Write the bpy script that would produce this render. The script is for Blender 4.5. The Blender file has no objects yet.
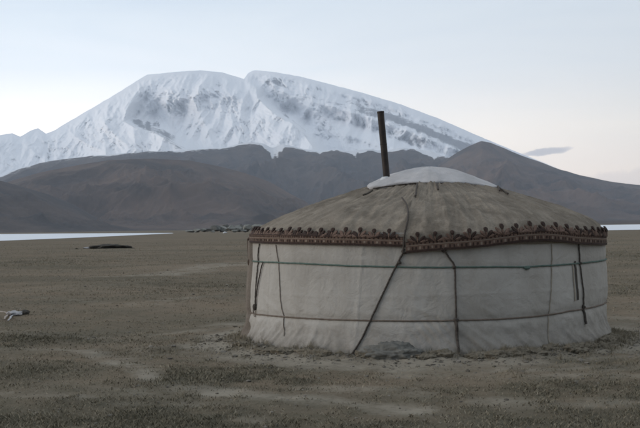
import bpy, bmesh, math, random
import numpy as np
from mathutils import Matrix, Vector

SC = bpy.context.scene
COL = SC.collection
random.seed(7)
rng = np.random.default_rng(11)

# ------------------------------------------------------------------ camera
W0, H0, F0 = 640.0, 428.0, 1147.0          # photograph's frame, focal length in its pixels
EYE = 1.8
PITCH = math.radians(0.695)
ROLL = math.radians(0.83)
cam_d = bpy.data.cameras.new("camera")
cam = bpy.data.objects.new("camera", cam_d)
COL.objects.link(cam)
cam_d.sensor_width = 36.0
cam_d.lens = F0 / W0 * 36.0
cam_d.clip_start = 0.1
cam_d.clip_end = 120000.0
CAM_M = (Matrix.Rotation(math.pi / 2 + PITCH, 3, 'X') @ Matrix.Rotation(-ROLL, 3, 'Z'))
cam.matrix_world = Matrix.Translation((0, 0, EYE)) @ CAM_M.to_4x4()
SC.camera = cam
CM = np.array(CAM_M)

# ------------------------------------------------------------------ exposure
SC.render.engine = 'CYCLES'
SC.view_settings.view_transform = 'Standard'
SC.view_settings.look = 'None'
SC.view_settings.exposure = 0.0
SC.view_settings.gamma = 1.0
SC.view_settings.use_curve_mapping = False
SC.cycles.use_denoising = True
SC.cycles.max_bounces = 8
SC.cycles.volume_bounces = 2
SC.cycles.filter_width = 1.9

# ------------------------------------------------------------------ sky
SUN_EL = math.radians(9.0)
SUN_AZ = math.radians(-98.0)               # seen from the camera: left of the view (view = +Y)
SUN_DIR = Vector((math.sin(SUN_AZ) * math.cos(SUN_EL), math.cos(SUN_AZ) * math.cos(SUN_EL), math.sin(SUN_EL)))
world = bpy.data.worlds.new("World")
SC.world = world
world.use_nodes = True
nt = world.node_tree
nt.nodes.clear()


class NT:
    """small helper to write node trees"""
    def __init__(s, tree): s.t = tree
    def n(s, kind, **kw):
        nd = s.t.nodes.new(kind)
        for k, v in kw.items(): setattr(nd, k, v)
        return nd
    def l(s, a, b): s.t.links.new(a, b)
    def val(s, sock, v):
        if hasattr(v, 'bl_idname') or isinstance(v, bpy.types.NodeSocket): s.l(v, sock)
        else: sock.default_value = v
    def math(s, op, a, b=None, c=None, clamp=False):
        nd = s.n('ShaderNodeMath', operation=op, use_clamp=clamp)
        s.val(nd.inputs[0], a)
        if b is not None: s.val(nd.inputs[1], b)
        if c is not None: s.val(nd.inputs[2], c)
        return nd.outputs[0]
    def mix(s, fac, a, b, blend='MIX'):
        nd = s.n('ShaderNodeMix', data_type='RGBA', blend_type=blend)
        s.val(nd.inputs[0], fac)
        for sock, v in ((nd.inputs[6], a), (nd.inputs[7], b)):
            if isinstance(v, (tuple, list)): v = (*v[:3], 1)
            s.val(sock, v)
        return nd.outputs[2]
    def ramp(s, fac, stops, interp='LINEAR'):
        nd = s.n('ShaderNodeValToRGB')
        s.l(fac, nd.inputs[0])
        cr = nd.color_ramp
        cr.interpolation = interp
        while len(cr.elements) < len(stops): cr.elements.new(0.5)
        for e, (p, c) in zip(cr.elements, stops):
            e.position = p
            e.color = (c, c, c, 1) if isinstance(c, (int, float)) else (*c[:3], 1)
        return nd.outputs[0]
    def noise(s, vec, scale, detail=4, rough=0.55, dist=0.0, out=0):
        nd = s.n('ShaderNodeTexNoise')
        if vec is not None: s.l(vec, nd.inputs['Vector'])
        nd.inputs['Scale'].default_value = scale
        nd.inputs['Detail'].default_value = detail
        nd.inputs['Roughness'].default_value = rough
        nd.inputs['Distortion'].default_value = dist
        return nd.outputs[out]


g = NT(nt)
tc = g.n('ShaderNodeTexCoord').outputs['Generated']
sep = g.n('ShaderNodeSeparateXYZ'); g.l(tc, sep.inputs[0])
sx, sy, sz = sep.outputs
sky = g.n('ShaderNodeTexSky', sky_type='NISHITA', sun_disc=False)
sky.sun_elevation = SUN_EL
sky.sun_rotation = SUN_AZ
sky.altitude = 3600
sky.dust_density = 1.0
sky.ozone_density = 1.5
nish = g.mix(1.0, sky.outputs[0], (0.10, 0.10, 0.10), 'MULTIPLY')
zc = g.math('MAXIMUM', sz, 0.0)
# evening veil of thin high cloud: pale near the horizon, blue-grey above
veil = g.ramp(zc, [(0.0, (2.45, 2.15, 1.80)), (0.072, (2.55, 2.25, 1.95)), (0.136, (1.55, 1.58, 1.58)),
                   (0.215, (0.93, 1.06, 1.17)), (1.0, (0.88, 0.95, 1.05))])
pink = g.ramp(zc, [(0.0, (1.142, 0.876, 0.741)), (0.043, (1.387, 1.134, 0.931)), (0.086, (1.387, 1.234, 1.036)), (0.136, (1.122, 1.114, 1.064)),
                   (0.215, (0.898, 0.975, 1.026)), (1.0, (0.898, 0.945, 0.997))])
azf = g.math('MULTIPLY_ADD', sx, 2.0, 0.42, clamp=True)
veil = g.mix(azf, veil, pink)
# the east, behind the camera, is already in the earth's shadow
backf = g.math('MULTIPLY_ADD', sy, -1.3, 0.25, clamp=True)
lowf = g.math('SUBTRACT', 1.0, g.math('MULTIPLY', zc, 1.1), clamp=True)
veil = g.mix(g.math('MULTIPLY', g.math('MULTIPLY', backf, lowf), 1.0, clamp=True), veil, (0.11, 0.125, 0.155))
mpw = g.n('ShaderNodeMapping'); mpw.inputs['Scale'].default_value = (3.0, 3.0, 16.0); g.l(tc, mpw.inputs[0])
wisp = g.noise(mpw.outputs[0], 1.6, 6, 0.6, 0.8)
veil = g.mix(1.0, veil, g.ramp(wisp, [(0.3, (0.93, 0.945, 0.965)), (0.7, (1.0, 1.0, 1.0))]), 'MULTIPLY')
skyc = g.mix(0.80, nish, veil)
# a thin lens of cloud beside the mountain's shoulder and a low bank on the right
dnoise = g.noise(tc, 80.0, 6, 0.65)
dn = g.math('SUBTRACT', dnoise, 0.5)
az = g.math('ARCTAN2', sx, sy)
el = g.math('ARCSINE', sz)
CL = {}
def cloud(azc, elc, wa, we, tilt, amt):
    da = g.math('SUBTRACT', az, azc)
    de = g.math('SUBTRACT', el, elc)
    de = g.math('SUBTRACT', de, g.math('MULTIPLY', da, tilt))
    de = g.math('ADD', de, g.math('MULTIPLY', dn, we * 1.6))
    q = g.math('ADD', g.math('POWER', g.math('ABSOLUTE', g.math('DIVIDE', da, wa)), 2.0),
               g.math('POWER', g.math('ABSOLUTE', g.math('DIVIDE', de, we)), 2.0))
    m = g.math('SUBTRACT', 1.0, q, clamp=True)
    return g.math('MULTIPLY', g.math('SMOOTH_MIN', m, 0.6, 0.3), amt)
CL['f'] = cloud
bg = g.n('ShaderNodeBackground')
outw = g.n('ShaderNodeOutputWorld')
g.l(bg.outputs[0], outw.inputs[0])
bg.inputs['Strength'].default_value = 1.06


def ray(px, py):
    """photograph pixel -> unit direction in the world"""
    px = np.asarray(px, float); py = np.asarray(py, float)
    d = np.stack([(px - W0 / 2) / F0, -(py - H0 / 2) / F0, -np.ones_like(px + py)], -1)
    d = d @ CM.T
    return d / np.linalg.norm(d, axis=-1, keepdims=True)


def azel(px, py):
    d = ray(px, py)
    return math.atan2(d[0], d[1]), math.asin(d[2])

a1, e1 = azel(546, 151.5)
m1 = cloud(a1, e1, 0.0245, 0.0033, 0.10, 1.2)
skyc = g.mix(m1, skyc, (0.42, 0.43, 0.49))
a2, e2 = azel(640, 178)
m2 = cloud(a2, e2, 0.054, 0.0095, 0.03, 0.45)
skyc = g.mix(m2, skyc, (0.56, 0.53, 0.56))
g.l(skyc, bg.inputs['Color'])

# ------------------------------------------------------------------ the low soft evening light
sun_d = bpy.data.lights.new("sun", 'SUN')
sun_d.energy = 2.3
sun_d.angle = math.radians(35)
sun_d.color = (1.0, 0.90, 0.80)
sun = bpy.data.objects.new("sun", sun_d)
COL.objects.link(sun)
sun.rotation_euler = SUN_DIR.to_track_quat('Z', 'Y').to_euler()
sun.location = (-30, 0, 20)


# ------------------------------------------------------------------ helpers
def hsh(ix, iy, seed):
    h = (ix.astype(np.int64) * 374761393 + iy.astype(np.int64) * 668265263 + seed * 1274126177) & 0xFFFFFFFF
    h = ((h ^ (h >> 13)) * 1274126177) & 0xFFFFFFFF
    return ((h ^ (h >> 16)) & 0xFFFF) / 65535.0


def gnoise(x, y, seed=0):
    """gradient noise, about -1..1"""
    x = np.asarray(x, float); y = np.asarray(y, float)
    x, y = np.broadcast_arrays(x, y)
    ix = np.floor(x); iy = np.floor(y)
    fx = x - ix; fy = y - iy
    u = fx * fx * fx * (fx * (fx * 6 - 15) + 10)
    v = fy * fy * fy * (fy * (fy * 6 - 15) + 10)
    def corner(dx, dy):
        a = hsh(ix + dx, iy + dy, seed) * 2 * np.pi
        return np.cos(a) * (fx - dx) + np.sin(a) * (fy - dy)
    a = corner(0, 0); b = corner(1, 0); c = corner(0, 1); d = corner(1, 1)
    return 1.45 * ((a * (1 - u) + b * u) * (1 - v) + (c * (1 - u) + d * u) * v)


def fbm(x, y, octv=4, seed=0, gain=0.5, lac=2.03):
    s = 0; a = 1.0; t = 0
    for o in range(octv):
        s = s + a * gnoise(x * lac ** o, y * lac ** o, seed + o * 17)
        t += a; a *= gain
    return s / t


def ridged(x, y, octv=5, seed=0, gain=0.5, lac=2.1):
    s = 0; a = 1.0; t = 0
    for o in range(octv):
        n = 1 - np.abs(gnoise(x * lac ** o, y * lac ** o, seed + o * 31))
        s = s + a * n * n
        t += a; a *= gain
    return s / t


def sstep(a, b, x):
    t = np.clip((x - a) / (b - a), 0, 1)
    return t * t * (3 - 2 * t)


def mesh_np(name, co, faces, mat=None, smooth=True, parent=None, link=True):
    """mesh from a vertex array and a face array of fixed size (or a list of such arrays)"""
    me = bpy.data.meshes.new(name)
    co = np.asarray(co, np.float32).reshape(-1, 3)
    fl = faces if isinstance(faces, list) else [faces]
    fl = [np.asarray(f, np.int32) for f in fl if len(f)]
    me.vertices.add(len(co))
    me.vertices.foreach_set('co', co.ravel())
    nl = sum(f.size for f in fl); nf = sum(len(f) for f in fl)
    me.loops.add(nl); me.polygons.add(nf)
    me.loops.foreach_set('vertex_index', np.concatenate([f.ravel() for f in fl]))
    tot = np.concatenate([np.full(len(f), f.shape[1], np.int32) for f in fl])
    me.polygons.foreach_set('loop_start', np.concatenate([[0], np.cumsum(tot)[:-1]]).astype(np.int32))
    me.polygons.foreach_set('loop_total', tot)
    me.polygons.foreach_set('use_smooth', np.full(nf, smooth, bool))
    me.update(calc_edges=True); me.validate()
    if mat:
        for m in (mat if isinstance(mat, (list, tuple)) else [mat]): me.materials.append(m)
    o = bpy.data.objects.new(name, me)
    if link: COL.objects.link(o)
    if parent: o.parent = parent
    return o


def grid_faces(nu, nv, wrap_u=False):
    """faces of a grid stored [u, v]"""
    i, j = np.meshgrid(np.arange(nu if wrap_u else nu - 1), np.arange(nv - 1), indexing='ij')
    i2 = (i + 1) % nu
    return np.stack([i * nv + j, i2 * nv + j, i2 * nv + j + 1, i * nv + j + 1], -1).reshape(-1, 4)


def attr(o, name, vals):
    a = o.data.attributes.new(name, 'FLOAT', 'POINT')
    a.data.foreach_set('value', np.asarray(vals, np.float32).ravel())


def thing(name, label, cat, loc=(0, 0, 0), rz=0.0, group=None):
    o = bpy.data.objects.new(name, None)
    o.empty_display_size = 0.3
    COL.objects.link(o)
    o.location = loc; o.rotation_euler = (0, 0, rz)
    return tag(o, label, cat, group)


def tag(o, label, cat, group=None):
    o['label'] = label; o['category'] = cat
    if group: o['group'] = group
    return o


def tube(points, rad, seg=8, closed_ends=True, twist=0.0):
    """verts, quads (+ end caps as tris) of a tube along points; rad may be an array"""
    P = np.asarray(points, float); n = len(P)
    r = np.broadcast_to(np.asarray(rad, float), (n,))
    T = np.gradient(P, axis=0); T /= np.linalg.norm(T, axis=1, keepdims=True) + 1e-9
    up = np.array([0.123, 0.31, 0.94])
    N = np.cross(T, up); bad = np.linalg.norm(N, axis=1) < 1e-3
    N[bad] = np.cross(T[bad], [1, 0, 0]); N /= np.linalg.norm(N, axis=1, keepdims=True)
    B = np.cross(T, N)
    a = np.linspace(0, 2 * np.pi, seg, endpoint=False)
    V = P[:, None] + r[:, None, None] * (np.cos(a)[None, :, None] * N[:, None] + np.sin(a)[None, :, None] * B[:, None])
    V = V.reshape(-1, 3)
    i, j = np.meshgrid(np.arange(n - 1), np.arange(seg), indexing='ij')
    j2 = (j + 1) % seg
    F = np.stack([i * seg + j, i * seg + j2, (i + 1) * seg + j2, (i + 1) * seg + j], -1).reshape(-1, 4)
    V = np.vstack([V, P[0], P[-1]])
    jj = np.arange(seg)
    t1 = np.stack([np.full(seg, n * seg), (jj + 1) % seg, jj], -1)
    t2 = np.stack([np.full(seg, n * seg + 1), (n - 1) * seg + jj, (n - 1) * seg + (jj + 1) % seg], -1)
    return V, F, np.vstack([t1, t2])


def join_geo(parts):
    """[(V, quads, tris), ...] -> V, [quads, tris]"""
    V = []; Q = []; T = []; k = 0
    for v, q, t in parts:
        V.append(v)
        if len(q): Q.append(np.asarray(q) + k)
        if len(t): T.append(np.asarray(t) + k)
        k += len(v)
    return np.vstack(V), [np.vstack(a) for a in (Q, T) if a]


def resample(pts, n):
    P = np.asarray(pts, float)
    d = np.concatenate([[0], np.cumsum(np.linalg.norm(np.diff(P, axis=0), axis=1))])
    t = np.linspace(0, d[-1], n)
    return np.stack([np.interp(t, d, P[:, k]) for k in range(P.shape[1])], -1)


def smooth_line(pts, n):
    """Catmull-Rom through the points, then evenly resampled"""
    P = np.asarray(pts, float)
    Q = np.vstack([2 * P[0] - P[1], P, 2 * P[-1] - P[-2]])
    out = []
    for i in range(1, len(Q) - 2):
        t = np.linspace(0, 1, 12, endpoint=False)[:, None]
        p0, p1, p2, p3 = Q[i - 1], Q[i], Q[i + 1], Q[i + 2]
        out.append(0.5 * (2 * p1 + (p2 - p0) * t + (2 * p0 - 5 * p1 + 4 * p2 - p3) * t ** 2 + (3 * p1 - p0 - 3 * p2 + p3) * t ** 3))
    out.append(P[-1:])
    return resample(np.vstack(out), n)


def seg_dist(px, py, line):
    """distance to a polyline and signed side (+ = right of its direction, y downwards) and the arc fraction"""
    L = np.asarray(line, float)
    best = np.full(np.shape(px), 1e18); side = np.zeros(np.shape(px)); frac = np.zeros(np.shape(px))
    tot = np.sum(np.linalg.norm(np.diff(L, axis=0), axis=1)); acc = 0.0
    for a, b in zip(L[:-1], L[1:]):
        ab = b - a; ll = np.hypot(*ab)
        t = np.clip(((px - a[0]) * ab[0] + (py - a[1]) * ab[1]) / (ll * ll), 0, 1)
        dx = px - a[0] - t * ab[0]; dy = py - a[1] - t * ab[1]
        d = np.hypot(dx, dy)
        m = d < best
        best = np.where(m, d, best)
        side = np.where(m, np.sign(ab[0] * (py - a[1]) - ab[1] * (px - a[0])), side)
        frac = np.where(m, (acc + t * ll) / tot, frac)
        acc += ll
    return best, side, frac


def new_mat(name, rough=0.9, spec=0.2):
    m = bpy.data.materials.new(name)
    m.use_nodes = True
    t = m.node_tree
    b = t.nodes['Principled BSDF']
    b.inputs['Roughness'].default_value = rough
    b.inputs['Specular IOR Level'].default_value = spec
    return m, NT(t), b


def bump(G, b, h, strength=0.4, dist=0.02):
    nd = G.n('ShaderNodeBump')
    nd.inputs['Strength'].default_value = strength
    nd.inputs['Distance'].default_value = dist
    G.l(h, nd.inputs['Height'])
    G.l(nd.outputs[0], b.inputs['Normal'])
    return nd


def objco(G): return G.n('ShaderNodeTexCoord').outputs['Object']
def attrn(G, name): return G.n('ShaderNodeAttribute', attribute_name=name).outputs['Fac']


# ------------------------------------------------------------------ materials
def mat_snow():
    m, G, b = new_mat('snow_rock_and_shade', 0.85, 0.15)
    co = objco(G)
    rock_shade = attrn(G, 'rock_shade')
    n = G.noise(co, 0.0013, 9, 0.70)
    n2 = G.noise(co, 0.0055, 7, 0.75)
    k = G.math('ADD', rock_shade, G.math('MULTIPLY', G.math('SUBTRACT', n, 0.5), 0.9))
    k = G.math('ADD', k, G.math('MULTIPLY', G.math('SUBTRACT', n2, 0.5), 0.9))
    f = G.ramp(k, [(0.38, 0.0), (0.58, 1.0)])
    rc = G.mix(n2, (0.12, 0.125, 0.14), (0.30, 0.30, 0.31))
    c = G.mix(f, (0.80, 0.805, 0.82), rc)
    G.l(c, b.inputs['Base Color'])
    return m


def mat_hill(name, c1, c2, c3):
    m, G, b = new_mat(name, 0.95, 0.05)
    co = objco(G)
    n = G.noise(co, 0.0011, 7, 0.66, 0.8)
    n2 = G.noise(co, 0.004, 7, 0.7, 0.5)
    c = G.mix(G.ramp(n, [(0.38, 0.0), (0.60, 1.0)]), c1, c2)
    c = G.mix(G.ramp(n2, [(0.5, 0.0), (0.75, 0.7)]), c, c3)
    s = attrn(G, 'snow')
    k = G.math('ADD', s, G.math('MULTIPLY', G.math('SUBTRACT', G.noise(co, 0.012, 7, 0.72), 0.5), 1.7))
    c = G.mix(G.ramp(k, [(0.42, 0.0), (0.66, 1.0)]), c, (0.64, 0.65, 0.67))
    G.l(c, b.inputs['Base Color'])
    return m


def mat_ground():
    m, G, b = new_mat('dry_steppe_ground', 0.97, 0.05)
    co = objco(G)
    dust = attrn(G, 'dust'); dark = attrn(G, 'dark')
    n1 = G.noise(co, 0.35, 6, 0.6)
    n2 = G.noise(co, 2.2, 6, 0.65)
    n3 = G.noise(co, 14.0, 5, 0.7)
    n4 = G.noise(co, 70.0, 3, 0.7)
    nf = G.noise(co, 0.03, 5, 0.6)
    mpf = G.n('ShaderNodeMapping'); mpf.inputs['Scale'].default_value = (0.05, 0.16, 1); G.l(co, mpf.inputs[0])
    nb = G.noise(mpf.outputs[0], 1.0, 7, 0.7)
    c = G.mix(G.ramp(n1, [(0.38, 0.0), (0.62, 1.0)]), (0.143, 0.123, 0.091), (0.175, 0.139, 0.098))
    c = G.mix(G.ramp(nf, [(0.4, 0.0), (0.65, 0.7)]), c, (0.187, 0.139, 0.098))
    c = G.mix(G.ramp(n2, [(0.48, 0.0), (0.7, 0.75)]), c, (0.105, 0.097, 0.068))
    c = G.mix(G.ramp(nb, [(0.46, 0.0), (0.62, 0.6)]), c, (0.096, 0.086, 0.061))
    c = G.mix(G.ramp(nb, [(0.36, 0.6), (0.48, 0.0)]), c, (0.196, 0.157, 0.114))
    k = G.math('ADD', dust, G.math('MULTIPLY', G.math('SUBTRACT', n2, 0.5), 0.7))
    k = G.math('ADD', k, G.math('MULTIPLY', G.math('SUBTRACT', n3, 0.5), 0.5))
    c = G.mix(G.ramp(k, [(0.22, 0.0), (0.80, 0.9)]), c, (0.276, 0.247, 0.197))
    k = G.math('ADD', dark, G.math('MULTIPLY', G.math('SUBTRACT', n3, 0.5), 0.8))
    c = G.mix(G.ramp(k, [(0.3, 0.0), (0.8, 0.8)]), c, (0.062, 0.057, 0.040))
    c = G.mix(G.ramp(n3, [(0.3, 0.35), (0.5, 0.0)]), c, (0.069, 0.059, 0.044))
    c = G.mix(G.ramp(n4, [(0.6, 0.0), (0.8, 0.3)]), c, (0.292, 0.257, 0.197))
    G.l(c, b.inputs['Base Color'])
    c = G.mix(G.ramp(k, [(0.45, 0.0), (1.0, 0.5)]), c, (0.048, 0.050, 0.034))
    h = G.math('ADD', G.math('MULTIPLY', n3, 0.6), G.math('MULTIPLY', n4, 0.35))
    bump(G, b, h, 0.7, 0.03)
    return m


def mat_grass():
    m, G, b = new_mat('dry_grass_blades', 0.9, 0.1)
    r = attrn(G, 'tint')
    c = G.ramp(r, [(0.0, (0.112, 0.102, 0.072)), (0.5, (0.235, 0.205, 0.150)), (1.0, (0.33, 0.29, 0.22))])
    G.l(c, b.inputs['Base Color'])
    return m


def mat_canvas(name, base, stain, warm=0.0):
    m, G, b = new_mat(name, 0.88, 0.1)
    co = objco(G)
    mp = G.n('ShaderNodeMapping'); mp.inputs['Scale'].default_value = (1, 1, 0.22)
    G.l(co, mp.inputs[0])
    streak = G.noise(mp.outputs[0], 2.6, 6, 0.6)
    blot = G.noise(co, 1.1, 5, 0.6)
    fine = G.noise(co, 9.0, 5, 0.65)
    s = G.n('ShaderNodeSeparateXYZ'); G.l(co, s.inputs[0])
    low = G.ramp(G.math('ADD', s.outputs[2], G.math('MULTIPLY', G.math('SUBTRACT', fine, 0.5), 0.5)),
                 [(0.02, 0.75), (0.45, 0.0)])
    c = G.mix(G.ramp(streak, [(0.42, 0.0), (0.68, 0.75)]), base, stain)
    c = G.mix(G.ramp(blot, [(0.48, 0.0), (0.68, 0.5)]), c, tuple(x * 0.78 for x in stain))
    c = G.mix(low, c, (0.15, 0.132, 0.108))
    c = G.mix(G.ramp(fine, [(0.6, 0.0), (0.8, 0.25)]), c, (0.34, 0.31, 0.27))
    G.l(c, b.inputs['Base Color'])
    wv = G.noise(co, 160.0, 2, 0.5)
    wr = G.noise(co, 4.0, 5, 0.62, 0.9)
    bump(G, b, G.math('ADD', G.math('ADD', G.math('MULTIPLY', fine, 0.6), G.math('MULTIPLY', wr, 1.6)), G.math('MULTIPLY', wv, 0.12)), 0.5, 0.03)
    return m


def mat_felt(name='grey_felt', a=(0.232, 0.200, 0.160), d=(0.135, 0.116, 0.093), l=(0.335, 0.292, 0.236)):
    m, G, b = new_mat(name, 0.97, 0.05)
    co = objco(G)
    n1 = G.noise(co, 1.3, 6, 0.6, 0.6)
    n2 = G.noise(co, 5.0, 6, 0.65)
    n3 = G.noise(co, 45.0, 4, 0.7)
    st = attrn(G, 'streak')
    c = G.mix(G.ramp(n1, [(0.35, 0.0), (0.65, 1.0)]), a, d)
    c = G.mix(G.ramp(n2, [(0.5, 0.0), (0.75, 0.7)]), c, l)
    c = G.mix(G.ramp(n3, [(0.3, 0.5), (0.55, 0.0)]), c, tuple(x * 0.7 for x in d))
    c = G.mix(G.math('MULTIPLY', st, 0.8, clamp=True), c, l)
    G.l(c, b.inputs['Base Color'])
    bump(G, b, G.math('ADD', n2, G.math('MULTIPLY', n3, 0.5)), 0.6, 0.025)
    return m


def mat_plain(name, c1, c2, scale=8.0, rough=0.85, spec=0.2, bumpd=0.01, metal=0.0):
    m, G, b = new_mat(name, rough, spec)
    co = objco(G)
    n = G.noise(co, scale, 6, 0.65)
    n2 = G.noise(co, scale * 6, 4, 0.65)
    k = G.math('ADD', G.math('MULTIPLY', n, 0.7), G.math('MULTIPLY', n2, 0.3))
    G.l(G.mix(G.ramp(k, [(0.36, 0.0), (0.64, 1.0)]), c1, c2), b.inputs['Base Color'])
    b.inputs['Metallic'].default_value = metal
    bump(G, b, k, 0.5, bumpd)
    return m


def mat_lake():
    m, G, b = new_mat('pale_lake_water', 0.35, 0.5)
    co = objco(G)
    mp = G.n('ShaderNodeMapping'); mp.inputs['Scale'].default_value = (0.02, 0.12, 1)
    G.l(co, mp.inputs[0])
    n = G.noise(mp.outputs[0], 1.0, 5, 0.6)
    G.l(G.mix(n, (0.48, 0.51, 0.55), (0.62, 0.64, 0.67)), b.inputs['Base Color'])
    bump(G, b, G.noise(co, 1.4, 4, 0.6), 0.35, 0.12)
    return m


M_SNOW = mat_snow()
M_HILL_A = mat_hill('grey_brown_hill', (0.040, 0.036, 0.035), (0.078, 0.062, 0.053), (0.106, 0.087, 0.075))
M_HILL_B = mat_hill('brown_hill', (0.042, 0.035, 0.031), (0.108, 0.075, 0.057), (0.132, 0.100, 0.080))
M_HILL_C = mat_hill('dark_near_hill', (0.036, 0.031, 0.029), (0.078, 0.059, 0.048), (0.102, 0.081, 0.067))
M_GROUND = mat_ground()
M_GRASS = mat_grass()
M_CANVAS = mat_canvas('white_canvas', (0.413, 0.392, 0.357), (0.334, 0.311, 0.274))
M_CAP = mat_canvas('crown_canvas', (0.47, 0.455, 0.45), (0.36, 0.35, 0.345))
M_FELT = mat_felt()
M_FELT_TAN = mat_felt('tan_felt', (0.215, 0.185, 0.155), (0.16, 0.137, 0.115), (0.26, 0.225, 0.19))
M_BAND = mat_plain('red_brown_woven_band', (0.185, 0.122, 0.093), (0.090, 0.060, 0.047), 26.0)
M_MOTIF = mat_plain('dark_brown_embroidery', (0.030, 0.021, 0.018), (0.055, 0.034, 0.027), 30.0)
M_PALE = mat_plain('pale_stitching', (0.27, 0.215, 0.17), (0.19, 0.15, 0.12), 30.0)
M_ROPE = mat_plain('dark_hair_rope', (0.048, 0.041, 0.036), (0.092, 0.078, 0.066), 40.0)
M_ROPE_G = mat_plain('green_grey_rope', (0.078, 0.122, 0.102), (0.128, 0.172, 0.148), 30.0)
M_ROPE_B = mat_plain('brown_rope', (0.13, 0.105, 0.085), (0.19, 0.155, 0.125), 30.0)
M_THREAD = mat_plain('tan_cord', (0.25, 0.215, 0.17), (0.33, 0.29, 0.235), 30.0)
M_PIPE = mat_plain('sooty_sheet_iron', (0.022, 0.019, 0.018), (0.050, 0.038, 0.032), 9.0, 0.6, 0.3, 0.004, 0.2)
M_TIN = mat_plain('pale_tin', (0.45, 0.46, 0.46), (0.58, 0.59, 0.58), 12.0, 0.5, 0.4, 0.004)
M_WOOD = mat_plain('dark_wood', (0.050, 0.036, 0.028), (0.090, 0.062, 0.046), 14.0)
M_ROCK = mat_plain('grey_green_rock', (0.13, 0.135, 0.122), (0.27, 0.265, 0.24), 0.6, 0.95, 0.1, 0.1)
M_ROCK_D = mat_plain('dark_rock', (0.085, 0.088, 0.083), (0.17, 0.172, 0.16), 0.6, 0.95, 0.1, 0.1)
M_PEAT = mat_plain('dark_peat', (0.045, 0.043, 0.040), (0.085, 0.078, 0.068), 3.0, 0.97, 0.05, 0.05)
M_STONE = mat_plain('pale_stone', (0.24, 0.24, 0.245), (0.32, 0.32, 0.325), 4.0, 0.95, 0.1, 0.03)
M_RAG = mat_plain('bleached_cloth', (0.27, 0.27, 0.28), (0.40, 0.39, 0.385), 9.0)
M_RAG_T = mat_plain('tan_cloth', (0.26, 0.22, 0.185), (0.34, 0.295, 0.25), 9.0)
M_CRUMB, _G, _b = new_mat('crumbs_of_earth', 0.97, 0.05)
_G.l(_G.ramp(attrn(_G, 'tint'), [(0.0, (0.10, 0.09, 0.075)), (0.5, (0.16, 0.145, 0.12)), (1.0, (0.23, 0.21, 0.18))]), _b.inputs['Base Color'])
M_SOD = mat_plain('turf_sod', (0.115, 0.102, 0.078), (0.215, 0.188, 0.145), 9.0, 0.97, 0.05, 0.04)
M_TARP = mat_plain('blue_grey_tarp', (0.105, 0.104, 0.094), (0.18, 0.175, 0.156), 5.0, 0.85, 0.2, 0.03)

# ------------------------------------------------------------------ mountains
def layer(name, ridge, dist_r, dist_b, mat, nu, nv, xr, seed, amp, nscale, bow=1.0, rough_px=0.6, p=1.0, snow=None):
    """a range of hills: the skyline's heights stand at dist_r metres, the foot at dist_b; eroded flanks between"""
    dist_r *= 1.4; dist_b *= 1.4
    e0, e1 = (-700 if xr[0] < 0 else xr[0]), (1400 if xr[1] > 700 else xr[1])
    lead = np.linspace(e0, xr[0], 160)[:-1] if e0 < xr[0] else np.zeros(0); tail = np.linspace(xr[1], e1, 160)[1:] if e1 > xr[1] else np.zeros(0)
    xs = np.concatenate([lead, np.linspace(xr[0], xr[1], nu), tail]); nu = len(xs)
    R = np.asarray(ridge, float)
    ry = np.interp(xs, R[:, 0], R[:, 1])
    ker = np.hanning(9); ker /= ker.sum()
    ry = np.convolve(np.pad(ry, 4, 'edge'), ker, 'valid')
    ry = ry - rough_px * fbm(xs / 14.0, np.zeros(nu) + seed, 5, seed, 0.6)
    d = ray(xs, ry)
    hyp = np.hypot(d[:, 0], d[:, 1])
    dirx, diry, tan = d[:, 0] / hyp, d[:, 1] / hyp, d[:, 2] / hyp
    drr = dist_r * (1 + 0.06 * fbm(xs / 90.0, np.zeros(nu), 3, seed + 5))
    zr = EYE + drr * tan
    t = np.concatenate([np.linspace(0, 1, nv), 1 + np.linspace(0.04, 0.9, 22)])
    T = t[None, :]
    D = dist_b + (drr - dist_b)[:, None] * T
    shape = np.where(T <= 1, np.clip(T, 0, 1) ** p * (1 - bow) + bow * np.clip(T, 0, 1), 0)
    shape = np.where(T > 1, np.maximum(1 - (T - 1) * 1.1, 0), shape)
    X = D * dirx[:, None]; Y = D * diry[:, None]
    Z = np.maximum(zr, 0)[:, None] * shape
    env = np.sin(np.clip(T, 0, 1) * np.pi) ** 1.15 * np.clip(zr / (zr.max() + 1), 0, 1)[:, None] ** 0.6
    env = np.where(T > 1, np.clip((T - 1) * 2, 0, 1), env)
    wx = X + 700 * fbm(X / 2600, Y / 2600, 3, seed + 40); wy = Y + 700 * fbm(X / 2600, Y / 2600, 3, seed + 50)
    n = ridged(wx / nscale, wy / (nscale * 2.4), 6, seed + 9, 0.5) - 0.55
    Z = Z + amp * env * n
    Z = np.maximum(Z, -0.5)
    o = mesh_np(name, np.stack([X, Y, Z], -1), grid_faces(nu, len(t)), mat)
    o['kind'] = 'structure'
    sn = np.zeros_like(Z)
    if snow is not None:
        sn = snow(xs[:, None] + 0 * T, ry[:, None], T, n)
    attr(o, 'snow', sn)
    return o


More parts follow.
